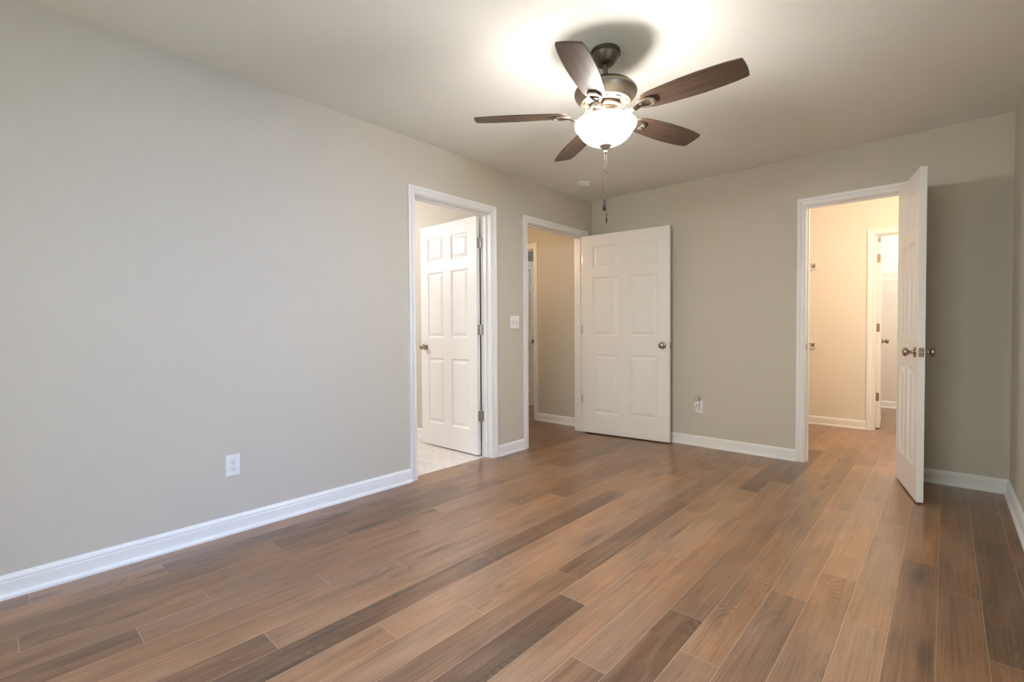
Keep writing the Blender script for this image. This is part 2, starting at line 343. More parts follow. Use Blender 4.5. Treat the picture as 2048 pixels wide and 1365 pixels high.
for k in range(-26, 28):
    xs = PX + k*PW
    e0 = ENDS.get(k, random.uniform(-3, -1.8))
    n0 = math.floor((REAR-0.2-e0)/PL)
    for j in range(n0, n0+10):
        ys = e0 + j*PL; ye = ys+PL; pid += 1
        tone = random.uniform(0.30, 0.62)
        for (r_, y_), t in TONES.items():
            if r_ == k and abs(y_-ys) < 0.08: tone = t
        # keep the bathroom area free (x < -0.067, -4.3 < y < -1.46)
        if ye < REAR-0.12 or ys > 3.9: continue
        y0, y1 = max(ys, REAR-0.12), min(ye, 3.9)
        xa, xb = xs, xs+PW
        if xb <= -0.067:
            segs = [(xa, xb, max(y0, -1.4), y1)]
        elif xa < -0.067:
            segs = [(-0.067, xb, y0, y1), (xa, -0.067, max(y0, -1.4), y1)]
        else: segs = [(xa, xb, y0, y1)]
        for (a, b_, c, d) in segs:
            if d > c: plank(a, b_, c, d, xs, ys, 0.5+(tone-0.5)*0.92, (pid*0.6180339) % 1.0)
o = obj('floor', bm, M['floor']); tag(o, 'brown oak-look plank floor running through bedroom, hall and closet', 'floor', kind='structure')
o.data.polygons.foreach_set('use_smooth', [False]*len(o.data.polygons))
bm = bmesh.new(); box(bm, -3.2, -0.067, -4.2, -1.4, -0.02, 0.0005)
o = obj('floor_bathroom', bm, M['tile']); tag(o, 'pale marble-look tile floor inside the bathroom doorway', 'floor', kind='structure')
bm = bmesh.new(); box(bm, -3.3, 3.6, REAR-0.12, 3.9, -0.12, -0.021); o = obj('floor_slab', bm, M['slot']); tag(o, 'subfloor below the planks', 'floor', kind='structure')

# baseboards -------------------------------------------------------------
BBP = [(0, 0), (0.026, 0), (0.026, 0.010), (0.022, 0.018), (0.014, 0.020), (0.0135, 0.066), (0.0115, 0.069), (0.0125, 0.074), (0.0115, 0.081), (0.007, 0.088), (0.004, 0.094), (0, 0.095)]
def baseboard(name, pts, label):
    """pts: floor points of the wall face; the board stands to the LEFT of the walking direction."""
    P = [Vector((x, y)) for x, y in pts]; rows = []
    for i, p in enumerate(P):
        dirs = []
        if i > 0: dirs.append((P[i]-P[i-1]).normalized())
        if i < len(P)-1: dirs.append((P[i+1]-P[i]).normalized())
        ns = [Vector((-d.y, d.x)) for d in dirs]
        n = ns[0] if len(ns) == 1 else (ns[0]+ns[1])/(1+ns[0].dot(ns[1]))
        rows.append([(p.x+n.x*d, p.y+n.y*d, z) for d, z in BBP])
    bm = bmesh.new(); sweep(bm, rows)
    o = obj(name, bm, M['trim']); tag(o, label, 'baseboard', kind='structure'); return o
CW = 0.057; RV = 0.006
co = CW+RV
baseboard('baseboard_left', [(0, BY0-co), (0, REAR)], 'long white baseboard below the outlet on the bedroom wall')
baseboard('baseboard_left_short', [(0, EY0-co), (0, BY1+co)], 'short white baseboard between the bathroom and entry doorways')
baseboard('baseboard_back', [(CX0-co, 0), (0, 0), (0, EY1+co)], 'white baseboard between the open entry door and the closet doorway')
baseboard('baseboard_right', [(W, REAR), (W, 0), (CX1+co, 0)], 'white baseboard turning the corner behind the open closet door')
baseboard('baseboard_hall', [(-TW, 0.02), (HX1+co, 0.02)], 'white baseboard of the hall wall seen through the entry doorway')
baseboard('baseboard_bathroom', [(-TW-0.02, -1.46), (-3.2, -1.46)], 'white baseboard behind the open bathroom door')
baseboard('baseboard_closet', [(IX0-co, 1.85), (1.40, 1.85), (1.40, TW+0.01)], 'cream-lit white baseboard on the closet wall')
baseboard('baseboard_inner_closet', [(3.48, 3.745), (1.62, 3.745)], 'white baseboard at the back of the inner closet')

# door frames ------------------------------------------------------------
CP = [(0, 0), (0, 0.0085), (0.003, 0.0105), (0.007, 0.0105), (0.009, 0.0085), (0.022, 0.0095), (0.034, 0.0130), (0.037, 0.0160), (0.050, 0.0175), (0.057, 0.0155), (0.057, 0)]
def door_frame(name, axis, c0, c1, f0, f1, stop_at, label, faces=(True, True), hinge_plate=None):
    """Doorway between c0 and c1 along axis 'x' or 'y'; wall faces at f0 < f1 on the other axis.
    stop_at: (s0, s1) extent of the door stop across the wall."""
    def P(a, d, z): return (a, d, z) if axis == 'x' else (d, a, z)
    e = empty(name, P((c0+c1)/2, (f0+f1)/2, 0), 0, label, 'door frame', kind='structure')
    off = Vector(e.location)
    def add(nm, bm):
        bmesh.ops.translate(bm, verts=bm.verts, vec=-off); return obj(nm, bm, M['trim'], e)
    bm = bmesh.new()
    def jb(a0, a1, d0, d1, z0, z1):
        if axis == 'x': box(bm, a0, a1, d0, d1, z0, z1)
        else: box(bm, d0, d1, a0, a1, z0, z1)
    jb(c0-J, c0, f0-0.001, f1+0.001, 0, HD); jb(c1, c1+J, f0-0.001, f1+0.001, 0, HD); jb(c0-J, c1+J, f0-0.001, f1+0.001, HD, HD+J)
    add('jamb', bm)
    bm = bmesh.new(); s0, s1 = stop_at; t = 0.011
    jb(c0, c0+t, s0, s1, 0, HD); jb(c1-t, c1, s0, s1, 0, HD); jb(c0+t, c1-t, s0, s1, HD-t, HD)
    add('door_stop', bm)
    for side, fpos in ((-1, f0), (1, f1)):
        if not faces[0 if side < 0 else 1]: continue
        a0, a1, zt = c0-RV, c1+RV, HD+RV
        bm = bmesh.new(); rows = []
        rows.append([P(a0-w_, fpos+side*d, 0) for w_, d in CP])
        rows.append([P(a0-w_, fpos+side*d, zt+w_) for w_, d in CP])
        rows.append([P(a1+w_, fpos+side*d, zt+w_) for w_, d in CP])
        rows.append([P(a1+w_, fpos+side*d, 0) for w_, d in CP])
        sweep(bm, rows); add('casing', bm)
    return e
tb = door_frame('trim_1', 'y', BY0, BY1, -TW, 0, (-0.078, -0.046), 'white casing and jamb around the bathroom doorway', (True, True))
te = door_frame('trim_2', 'y', EY0, EY1, -TW, 0, (-0.070, -0.038), 'white casing and jamb around the entry doorway near the room corner', (True, True))
tcx = door_frame('trim_3', 'x', CX0, CX1, 0, TW+0.006, (0.038, 0.070), 'white casing and jamb around the lit closet doorway', (True, True))
th = door_frame('trim_4', 'x', HX0, HX1, 0.02, 0.02+TW, (0.066, 0.098), 'white casing of the doorway at the end of the hall', (True, True))
ti = door_frame('trim_5', 'x', IX0, IX1, 1.85, 1.85+TW, (1.896, 1.928), 'white casing of the inner closet doorway', (True, True))
def rel(o, p): return tuple(Vector(p)-Vector(o.location))

# strike plate on the closet jamb (beside the opening, facing +x)
bm = bmesh.new(); lathe(bm, [(0, 0), (0.0145, 0), (0.0145, 0.0016), (0, 0.0016)], 20)
for v in bm.verts: v.co.x *= 0.75; v.co.y *= 1.95
bmesh.ops.transform(bm, matrix=Matrix.Rotation(PI/2, 4, 'Y') @ Matrix.Rotation(PI/2, 4, 'Z') if False else Matrix(((0, 0, 1, 0), (1, 0, 0, 0), (0, 1, 0, 0), (0, 0, 0, 1))), verts=bm.verts)
sp = obj('strike_plate', bm, M['nickel'], tcx, True, loc=rel(tcx, (CX0, 0.018, 0.925))); sp['label'] = 'satin nickel strike plate on the jamb'

# ------------------------------------------------------------------ doors
DH, DT = 2.03, 0.035
PZ = [(0.206, 0.812), (0.998, 1.598), (1.692, 1.914)]
def door_bm(Wd, stile, mull):
    """x: 0 hinge edge .. Wd, y: 0 .. DT, z: 0 .. DH; six moulded panels on both faces."""
    bm = bmesh.new()
    pw = (Wd-2*stile-mull)/2
    xs = [0, stile, stile+pw, stile+pw+mull, Wd-stile, Wd]
    zs = [0]; 
    for a, b_ in PZ: zs += [a, b_]
    zs.append(DH)
    for yf, sg in ((0.0, 1), (DT, -1)):
        V = {}
        for i, x in enumerate(xs):
            for j, z in enumerate(zs): V[i, j] = bm.verts.new((x, yf, z))
        for i in range(len(xs)-1):
            for j in range(len(zs)-1):
                q = [V[i, j], V[i+1, j], V[i+1, j+1], V[i, j+1]]
                if i in (1, 3) and j in (1, 3, 5):
                    x0, x1, z0, z1 = xs[i], xs[i+1], zs[j], zs[j+1]
                    prev = q
                    for ins, dep in ((0.003, 0.0045), (0.008, 0.0055), (0.013, 0.0095), (0.018, 0.0100), (0.042, 0.0032), (0.0435, 0.0018)):
                        ring = [bm.verts.new((xx, yf+sg*dep, zz)) for xx, zz in ((x0+ins, z0+ins), (x1-ins, z0+ins), (x1-ins, z1-ins), (x0+ins, z1-ins))]
                        for k in range(4): bm.faces.new((prev[k], prev[(k+1) % 4], ring[(k+1) % 4], ring[k]))
                        prev = ring
                    bm.faces.new(prev)
                else: bm.faces.new(q)
        if yf == 0.0: VA = V
        else: VB = V
    nx, nz = len(xs)-1, len(zs)-1
    for i in range(nx):
        bm.faces.new((VA[i, 0], VB[i, 0], VB[i+1, 0], VA[i+1, 0])); bm.faces.new((VA[i, nz], VA[i+1, nz], VB[i+1, nz], VB[i, nz]))
    for j in range(nz):
        bm.faces.new((VA[0, j], VA[0, j+1], VB[0, j+1], VB[0, j])); bm.faces.new((VA[nx, j], VB[nx, j], VB[nx, j+1], VA[nx, j+1]))
    return bm
KNOB = [(0, 0), (0.033, 0), (0.033, 0.003), (0.030, 0.0065), (0.021, 0.009), (0.0135, 0.011), (0.0110, 0.018), (0.0105, 0.026), (0.0125, 0.031),
        (0.0190, 0.0335), (0.0245, 0.038), (0.0270, 0.045), (0.0265, 0.052), (0.0230, 0.058), (0.0150, 0.0625), (0.0065, 0.0640), (0, 0.0642)]
KZ, HZ = 0.913, (0.331, 1.068, 1.803)    # heights on the leaf (leaf bottom is 12 mm above the floor)
def hinge_bm(side, frame_dir):
    """Knuckle on the pin (local origin) and a leaf let into the door edge."""
    bm = bmesh.new()
    for k in range(5): lathe(bm, [(0, -0.0435+k*0.0175), (0.0062, -0.0435+k*0.0175), (0.0062, -0.0268+k*0.0175), (0, -0.0268+k*0.0175)], 14)
    lathe(bm, [(0, 0.044), (0.0062, 0.044), (0.0045, 0.0475), (0, 0.049)], 14); lathe(bm, [(0, -0.049), (0.0045, -0.0475), (0.0062, -0.044), (0, -0.044)], 14)
    return bm
def plate_bm(w_, h, t, rc=0.010, n=5):
    """Rounded rectangle plate in the y-z plane, thickness along -x, spanning y 0..w_."""
    pts = []
    for cx, cz, a0 in ((w_-rc, h/2-rc, 0), (0.002, h/2-0.002, PI/2), (0.002, -h/2+0.002, PI), (w_-rc, -h/2+rc, 1.5*PI)):
        rr = rc if cx > 0.01 else 0.002
        for k in range(n+1):
            a = a0 + k*PI/2/n; pts.append((cx+rr*math.cos(a), cz+rr*math.sin(a)))
    bm = bmesh.new(); f = [bm.verts.new((0, y, z)) for y, z in pts]; b_ = [bm.verts.new((-t, y, z)) for y, z in pts]
    bm.faces.new(f); bm.faces.new(b_[::-1])
    for k in range(len(pts)): bm.faces.new((f[k], b_[k], b_[(k+1) % len(pts)], f[(k+1) % len(pts)]))
    return bm
def screws_bm(w_, x, sx=1):
    bm = bmesh.new()
    for y, z in ((w_*0.62, 0.032), (w_*0.80, 0.0), (w_*0.62, -0.032)):
        lathe(bm, [(0, 0.0004), (0.0028, 0.0003), (0.0028, -0.0002)], 10, Matrix.Translation((x, y, z)) @ Matrix.Rotation(-PI/2*sx, 4, 'Y'))
    return bm
def door(name, pin, ang, Wd, stile, mull, face_sign, label, metal='nickel', hmetal='steel', hinges=(0, 1, 2), jamb_ang=None, group=None):
    """pin: hinge pin on the floor plan, ang: direction the leaf runs. face_sign +1: the leaf's body lies to the left of its direction, -1: to the right.
    jamb_ang: direction in which the jamb's hinge plate runs from the pin."""
    e = empty(name, (pin[0], pin[1], 0.012), ang, label, 'door', kind='structure')
    g = 0.002; off = 0.007           # leaf edge beside the pin, leaf face beside the pin
    def T(bm):
        bmesh.ops.translate(bm, verts=bm.verts, vec=(g, off, 0))
        if face_sign < 0:
            for v in bm.verts: v.co.y *= -1
            bmesh.ops.reverse_faces(bm, faces=bm.faces[:])
        return bm
    leaf = obj('leaf', T(door_bm(Wd, stile, mull)), M['door'], e)
    for side in (0, 1):
        bm = bmesh.new(); lathe(bm, KNOB, 28)
        if side == 0: bmesh.ops.transform(bm, matrix=Matrix.Translation((Wd-0.066, 0, KZ)) @ Matrix.Rotation(PI/2, 4, 'X'), verts=bm.verts)
        else: bmesh.ops.transform(bm, matrix=Matrix.Translation((Wd-0.066, DT, KZ)) @ Matrix.Rotation(-PI/2, 4, 'X'), verts=bm.verts)
        obj('door_knob', T(bm), M[metal], e, True)
    # latch plate in the free edge
    bm = bmesh.new(); box(bm, Wd-0.0005, Wd+0.0012, DT/2-0.0125, DT/2+0.0125, KZ-0.028, KZ+0.028)
    bmesh.ops.bevel(bm, geom=[x for x in bm.edges if abs(x.verts[0].co.x-x.verts[1].co.x) > 0.001], offset=0.005, segments=3, profile=0.5, affect='EDGES')
    lp = obj('latch_plate', T(bm), M['nickel'], e)
    bm = bmesh.new(); lathe(bm, [(0.0075, 0), (0.0075, 0.006), (0.005, 0.010), (0, 0.010)], 16, Matrix.Translation((Wd+0.001, DT/2, KZ)) @ Matrix.Rotation(PI/2, 4, 'Y'))
    for s_ in (-1, 1): lathe(bm, [(0.003, 0), (0.003, 0.0012), (0, 0.0012)], 10, Matrix.Translation((Wd+0.001, DT/2, KZ+s_*0.021)) @ Matrix.Rotation(PI/2, 4, 'Y'))
    obj('latch_bolt', T(bm), M['steel'], lp)
    for i in hinges:
        z = HZ[i]
        h = obj('hinge', hinge_bm(0, 0), M[hmetal], e, True, loc=(0, 0, z))
        # door plate: on the hinge edge, running across the leaf
        p = plate_bm(0.033, 0.089, 0.0012); bmesh.ops.translate(p, verts=p.verts, vec=(g+0.0003, 0.001, 0))
        q = screws_bm(0.033, g-0.0012)
        for bb in (p, q):
            if face_sign < 0:
                for v in bb.verts: v.co.y *= -1
        obj('hinge_plate', p, M[hmetal], h); loose('screw', q, M['screw'], h)
        if jamb_ang is not None:
            p = plate_bm(0.033, 0.089, 0.0012); q = screws_bm(0.033, 0.0)
            R_ = Matrix.Rotation(jamb_ang-ang-PI/2, 4, 'Z')
            for bb in (p, q): bmesh.ops.transform(bb, matrix=R_, verts=bb.verts)
            obj('hinge_plate', p, M[hmetal], h); loose('screw', q, M['screw'], h)
    return e
# bathroom door: pin at the bathroom side of the far jamb, leaf stands open into the bathroom
d1 = door('door_1', (-0.122, BY1-0.0012), math.radians(180.5), 0.757, 0.105, 0.10, 1, 'white six-panel door standing open into the tiled bathroom', jamb_ang=0.0)
# entry door: opens into the bedroom, nearly against the end wall
d2 = door('door_2', (0.008, EY1-0.0015), math.radians(6.3), 0.904, 0.115, 0.115, -1, 'wide white six-panel entry door folded back near the end wall', jamb_ang=PI)
# closet door: opens into the bedroom past square
d3 = door('door_3', (CX1-0.0015, -0.008), math.radians(-90+12.6), 0.606, 0.10, 0.088, -1, 'narrow white six-panel door standing open before the lit closet', jamb_ang=PI/2)
# hall end doorway: door open into the far room
d4 = door('door_4', (HX0+0.0015, 0.02+TW+0.008), math.radians(86.3), 0.759, 0.113, 0.10, -1, 'white six-panel door at the end of the hall, mostly hidden', jamb_ang=-PI/2)
d5 = door('door_5', (IX0+0.0015, 1.85+TW+0.008), math.radians(93.4), 0.606, 0.10, 0.088, -1, 'white door seen edge-on in the inner closet doorway', metal='brasswarm', hmetal='brasswarm', jamb_ang=-PI/2)
# small plate near the top of the inner closet door's hinge edge
bm = bbox(0.0005, 0.0022, -0.034, -0.012, 1.975, 2.012); o = obj('edge_plate', bm, M['brasswarm'], d5)

# ------------------------------------------------------------------ windows (out of view, they let the daylight in)
def window(name, axis, c0, c1, f, out, label):
    def P(a, d, z): return (a, f+out*d, z) if axis == 'x' else (f+out*d, a, z)
    e = empty(name, P((c0+c1)/2, 0.06, WZ0), 0, label, 'window', kind='structure')
    off = Vector(e.location)
    def bx(bm, a0, a1, d0, d1, z0, z1):
        p, q = P(a0, d0, z0), P(a1, d1, z1)
        box(bm, min(p[0], q[0]), max(p[0], q[0]), min(p[1], q[1]), max(p[1], q[1]), z0, z1)
    def add(nm, bm, m_):
        bmesh.ops.translate(bm, verts=bm.verts, vec=-off); return obj(nm, bm, m_, e)
    bm = bmesh.new(); t = 0.045; cm = (c0+c1)/2; zm = (WZ0+WZ1)/2
    for a0, a1, z0, z1 in ((c0, c0+t, WZ0, WZ1), (c1-t, c1, WZ0, WZ1), (c0+t, c1-t, WZ0, WZ0+t), (c0+t, c1-t, WZ1-t, WZ1), (cm-0.03, cm+0.03, WZ0+t, WZ1-t), (c0+t, cm-0.03, zm-0.02, zm+0.02), (cm+0.03, c1-t, zm-0.02, zm+0.02)):
        bx(bm, a0, a1, 0.03, 0.09, z0, z1)
    add('frame', bm, M['trim'])
    bm = bmesh.new(); bx(bm, c0+t, c1-t, 0.058, 0.062, WZ0+t, WZ1-t); add('pane', bm, M['glass'])
    bm = bmesh.new()
    for a0, a1, z0, z1 in ((c0-0.06, c0, WZ0-0.06, WZ1+0.06), (c1, c1+0.06, WZ0-0.06, WZ1+0.06), (c0, c1, WZ1, WZ1+0.06), (c0, c1, WZ0-0.06, WZ0)):
        bx(bm, a0, a1, -0.016, 0.0, z0, z1)
    add('casing', bm, M['trim'])
window('window_1', 'y', SWY0, SWY1, W, 1, 'double bedroom window in the wall beside the viewpoint')
window('window_2', 'x', RWX0, RWX1, REAR, -1, 'double bedroom window in the wall behind the viewpoint')

# ------------------------------------------------------------------ wall plates
def outlet(name, loc, rotz, label):
    """Plate in the local x-z plane, facing -y."""
    e = empty(name, loc, rotz, label, 'outlet')
    pl = bbox(-0.035, 0.035, -0.005, 0.0, -0.0572, 0.0572)
    bmesh.ops.bevel(pl, geom=[x for x in pl.edges if all(v.co.y < -0.004 for v in x.verts)], offset=0.003, segments=3, profile=0.5, affect='EDGES')
    obj('cover_plate', pl, M['plastic'], e)
    for s_ in (1, -1):
        z0 = s_*0.0195
        bm = bmesh.new(); lathe(bm, [(0.0172, 0), (0.0172, 0.0022), (0.0160, 0.0030), (0, 0.0030)], 32, Matrix.Translation((0, -0.0045, z0)) @ Matrix.Rotation(PI/2, 4, 'X'))
        for v in bm.verts: v.co.z = z0 + max(-0.0140, min(0.0140, v.co.z-z0))
        r_ = obj('receptacle', bm, M['plastic'], e)
        bm = bmesh.new(); y0 = -0.0079
        box(bm, -0.0078, -0.0058, y0, y0+0.001, z0-0.001, z0+0.0085); box(bm, 0.0056, 0.0074, y0, y0+0.001, z0+0.0005, z0+0.0080)
        lathe(bm, [(0.0027, 0), (0.0027, 0.0012), (0, 0.0012)], 12, Matrix.Translation((0, y0+0.0012, z0-0.0075)) @ Matrix.Rotation(PI/2, 4, 'X'))
        obj('slots', bm, M['slot'], r_)
    bm = bmesh.new(); lathe(bm, [(0.0030, 0), (0.0030, 0.001), (0, 0.0014)], 12, Matrix.Translation((0, -0.0048, 0)) @ Matrix.Rotation(PI/2, 4, 'X')); obj('screw', bm, M['steel'], e)
    return e
outlet('wall_outlet', (0.0, -3.521, 0.362), PI/2, 'white duplex outlet low on the long greige wall')
outlet('wall_outlet', (1.148, 0.0, 0.364), 0, 'white duplex outlet on the end wall beside the closet doorway, partly covered')
# plug-in night light in the upper socket of the second outlet
e = empty('night_light', (1.138, -0.008, 0.395), 0, 'small translucent plug-in night light in the end wall outlet', 'night light')
obj('body', bbox(-0.021, 0.021, -0.034, 0.0, -0.030, 0.022, 0.006), M['plastic'], e, True)
obj('shade', bbox(-0.024, 0.020, -0.040, -0.004, 0.022, 0.066, 0.009), M['clear'], e, True)
bm = bmesh.new(); lathe(bm, [(0.0055, 0), (0.0055, 0.002), (0, 0.0026)], 16, Matrix.Translation((0.002, -0.034, -0.012)) @ Matrix.Rotation(PI/2, 4, 'X')); obj('light_sensor', bm, M['slot'], e)
# double switch plate between the doorways
e = empty('light_switch', (0.0, -1.255, 1.147), PI/2, 'white double toggle switch plate between the two open doorways', 'light switch')
pl = bbox(-0.058, 0.058, -0.005, 0.0, -0.0572, 0.0572)
bmesh.ops.bevel(pl, geom=[x for x in pl.edges if all(v.co.y < -0.004 for v in x.verts)], offset=0.003, segments=3, profile=0.5, affect='EDGES')
obj('cover_plate', pl, M['plastic'], e)
for x_, s_ in ((-0.023, 1), (0.023, -1)):
    bm = bmesh.new(); box(bm, -0.0048, 0.0048, -0.0145, 0.0, -0.0055, 0.0055, Matrix.Translation((x_, -0.004, 0.0)) @ Matrix.Rotation(s_*0.5, 4, 'X'))
    tg = obj('toggle', bm, M['plastic'], e)
    bm = bmesh.new(); box(bm, x_-0.0056, x_+0.0056, -0.0053, -0.0048, -0.0125, 0.0125); obj('slot', bm, M['steel'], tg)
    bm = bmesh.new()
    for z_ in (-0.030, 0.030): lathe(bm, [(0.0028, 0), (0.0028, 0.0008), (0, 0.0011)], 12, Matrix.Translation((x_, -0.0049, z_)) @ Matrix.Rotation(PI/2, 4, 'X'))
    loose('screw', bm, M['steel'], tg)

# ------------------------------------------------------------------ smoke detector
e = empty('smoke_detector', (0.313, -0.625, H), 0, 'round white smoke detector on the ceiling near the corner', 'smoke detector')
bm = bmesh.new(); lathe(bm, [(0, 0), (0.068, 0), (0.068, -0.007), (0.064, -0.009), (0, -0.009)], 40); obj('base', bm, M['plastic'], e, True)
bm = bmesh.new(); lathe(bm, [(0.060, -0.009), (0.062, -0.012), (0.062, -0.024), (0.056, -0.031), (0.046, -0.034), (0.044, -0.031), (0.040, -0.031), (0.038, -0.035), (0.024, -0.037), (0.022, -0.034), (0.018, -0.034), (0.016, -0.037), (0, -0.038)], 40); cv = obj('cover', bm, M['plastic'], e, True)
bm = bmesh.new()
for k in range(16): box(bm, 0.0555, 0.0630, -0.006, 0.006, -0.0225, -0.0150, Matrix.Rotation(2*PI*k/16, 4, 'Z'))
loose('vent_slot', bm, mat('grey_vent', (0.35, 0.34, 0.32), 0.6), cv)
bm = bmesh.new(); lathe(bm, [(0, -0.037), (0.008, -0.037), (0.008, -0.040), (0, -0.041)], 16, Matrix.Translation((0.012, -0.034, 0.002))); obj('test_button', bm, M['plastic'], cv)

# ------------------------------------------------------------------ wire shelves
def wire_shelf(name, x0, x1, y0, y1, z, lip, label, run='y', bracket=None):
    e = empty(name, (x0, y0, z), 0, label, 'wire shelf', 'wire shelves in the closets')
    off = Vector((x0, y0, z)); bm = bmesh.new()
    def tb(a, b_, r): tube(bm, [Vector(a)-off, Vector(b_)-off], r, 6)
    if run == 'y':   # shelf runs along y, front lip at x1
        n = int((y1-y0)/0.0254)
        for k in range(n+1):
            y = y0+k*0.0254; tb((x0, y, z), (x1, y, z), 0.0013); tb((x1, y, z), (x1, y, z-lip), 0.0013)
        for x_ in (x0+0.01, (x0+x1)/2): tb((x_, y0, z-0.003), (x_, y1, z-0.003), 0.003)
        for z_ in (z, z-lip): tb((x1, y0, z_), (x1, y1, z_), 0.0034)
    else:
        n = int((x1-x0)/0.0254)
        for k in range(n+1):
            x = x0+k*0.0254; tb((x, y0, z), (x, y1, z), 0.0013); tb((x, y0, z), (x, y0, z-lip), 0.0016)
        for y_ in (y1-0.01, (y0+y1)/2): tb((x0, y_, z-0.003), (x1, y_, z-0.003), 0.003)
        for z_ in (z, z-lip): tb((x0, y0, z_), (x1, y0, z_), 0.0036)
        tb((x0, y0, z-lip-0.06), (x1, y0, z-lip-0.06), 0.004)
        for x in (x0+0.02, x1-0.02): tb((x, y0, z-lip), (x, y0, z-lip-0.06), 0.003)
    obj('wire_deck', bm, M['wire'], e)
    if bracket:
        bx_, by_ = bracket
        bm = bmesh.new()
        box(bm, bx_-0.040, bx_+0.034, by_-0.006, by_, z-0.052, z+0.018)
        box(bm, bx_-0.040, bx_+0.034, by_-0.032, by_-0.006, z+0.010, z+0.018); box(bm, bx_-0.040, bx_-0.032, by_-0.032, by_-0.006, z-0.045, z+0.010)
        box(bm, bx_+0.026, bx_+0.034, by_-0.032, by_-0.006, z-0.030, z+0.010); box(bm, bx_-0.032, bx_+0.026, by_-0.032, by_-0.006, z-0.050, z-0.042)
        bmesh.ops.translate(bm, verts=bm.verts, vec=-off); br = obj('end_bracket', bm, M['plastic'], e)
        bm = bmesh.new(); box(bm, bx_-0.004, bx_+0.008, by_-0.0325, by_-0.0065, z-0.030, z-0.008); bmesh.ops.translate(bm, verts=bm.verts, vec=-off)
        obj('bracket_slot', bm, mat('tan_slot', (0.10, 0.055, 0.025), 0.6), br)
    return e
wire_shelf('wire_shelf', 1.405, 1.655, TW+0.03, 1.835, 1.785, 0.03, 'upper white wire shelf end on the closet wall beside the doorway', 'y', (1.715, 1.849))
wire_shelf('wire_shelf', 1.405, 1.655, TW+0.03, 1.835, 0.905, 0.03, 'lower white wire shelf end on the closet wall at strike plate height', 'y', (1.715, 1.849))
wire_shelf('wire_shelf', 1.63, 3.47, 3.44, 3.735, 1.80, 0.05, 'white wire shelf high across the inner closet', 'x')

# ------------------------------------------------------------------ ceiling fan
FX, FY = 1.567, -2.3295
fan = empty('ceiling_fan', (FX, FY, H), 0, 'bronze ceiling fan with five brown blades and a lit glass bowl', 'ceiling fan')
def fz(z): return z-H
bm = bmesh.new(); lathe(bm, [(0, 0), (0.070, 0), (0.071, -0.006), (0.069, -0.012), (0.069, -0.022), (0.066, -0.030), (0.056, -0.046), (0.046, -0.060), (0.040, -0.066), (0.028, -0.069), (0, -0.069)], 40)
can = obj('canopy', bm, M['bronze'], fan, True)
bm = bmesh.new(); lathe(bm, [(0.0715, -0.012), (0.0738, -0.012), (0.0738, -0.0185), (0.0715, -0.0185)], 40); obj('trim_ring', bm, M['bronze'], can, True)
bm = bmesh.new(); lathe(bm, [(0, -0.066), (0.0125, -0.066), (0.0125, -0.158), (0, -0.158)], 24); lathe(bm, [(0.0125, -0.128), (0.020, -0.130), (0.022, -0.140), (0.030, -0.150), (0.034, -0.160), (0, -0.160)], 24)
obj('downrod', bm, M['bronze'], fan, True)
bm = bmesh.new()
lathe(bm, [(0, -0.155), (0.040, -0.156), (0.080, -0.160), (0.112, -0.167), (0.131, -0.1765), (0.1355, -0.1800), (0.1300, -0.1815), (0.1300, -0.1835), (0.1385, -0.1855), (0.146, -0.190), (0.1515, -0.199), (0.1520, -0.208), (0.1475, -0.220), (0.139, -0.232), (0.128, -0.243), (0.1265, -0.2455), (0.125, -0.2480), (0.120, -0.255), (0.095, -0.262), (0.070, -0.264), (0, -0.264)], 56)
mt = obj('motor_housing', bm, M['pewter'], fan, True)
bm = bmesh.new()
for k in range(10):
    a = 2*PI*k/10+0.2; box(bm, 0.1005, 0.1065, -0.013, 0.013, -0.2625, -0.2555, Matrix.Rotation(a, 4, 'Z'))
loose('vent_slot', bm, M['slot'], mt)
# flywheel, switch housing and lamp fitter
bm = bmesh.new(); lathe(bm, [(0, -0.262), (0.064, -0.262), (0.078, -0.268), (0.080, -0.278), (0.074, -0.286), (0.060, -0.289), (0, -0.289)], 40); obj('flywheel', bm, M['pewter'], fan, True)
bm = bmesh.new(); lathe(bm, [(0.058, -0.288), (0.066, -0.291), (0.0685, -0.297), (0.0685, -0.318), (0.072, -0.322), (0.072, -0.328), (0.060, -0.334), (0, -0.335)], 40); obj('light_fitter', bm, M['pewter'], fan, True)
# glass bowl (open at the top)
BOWL = [(0.138, -0.344), (0.147, -0.3465), (0.1525, -0.352), (0.1535, -0.358), (0.1510, -0.366), (0.1450, -0.3735), (0.1385, -0.379), (0.1345, -0.385), (0.1300, -0.394), (0.1210, -0.408), (0.1080, -0.422), (0.0910, -0.435), (0.0700, -0.446), (0.0470, -0.453), (0.0200, -0.458), (0.0, -0.459)]
bm = bmesh.new(); inner = [(max(r-0.004, 0), z+0.0035) for r, z in BOWL[1:]]
lathe(bm, inner[::-1] + BOWL, 64)
bowl = obj('glass_bowl', bm, M['bowl'], fan, True)
bowl.data.materials.append(M['bowl_in'])
for p_ in bowl.data.polygons:
    if p_.index < (len(inner)-1)*64: p_.material_index = 1; bowl['label'] = 'glowing frosted glass bowl'
bm = bmesh.new(); lathe(bm, [(0, -0.455), (0.030, -0.4565), (0.031, -0.461), (0.024, -0.468), (0.012, -0.477), (0.007, -0.483), (0.0085, -0.487), (0.0095, -0.491), (0.0080, -0.495), (0, -0.497)], 28)
obj('finial', bm, M['pewter'], fan, True)
bm = bmesh.new(); lathe(bm, [(0, -0.334), (0.005, -0.334), (0.005, -0.455), (0, -0.455)], 12); obj('bowl_rod', bm, M['steel'], fan, True)
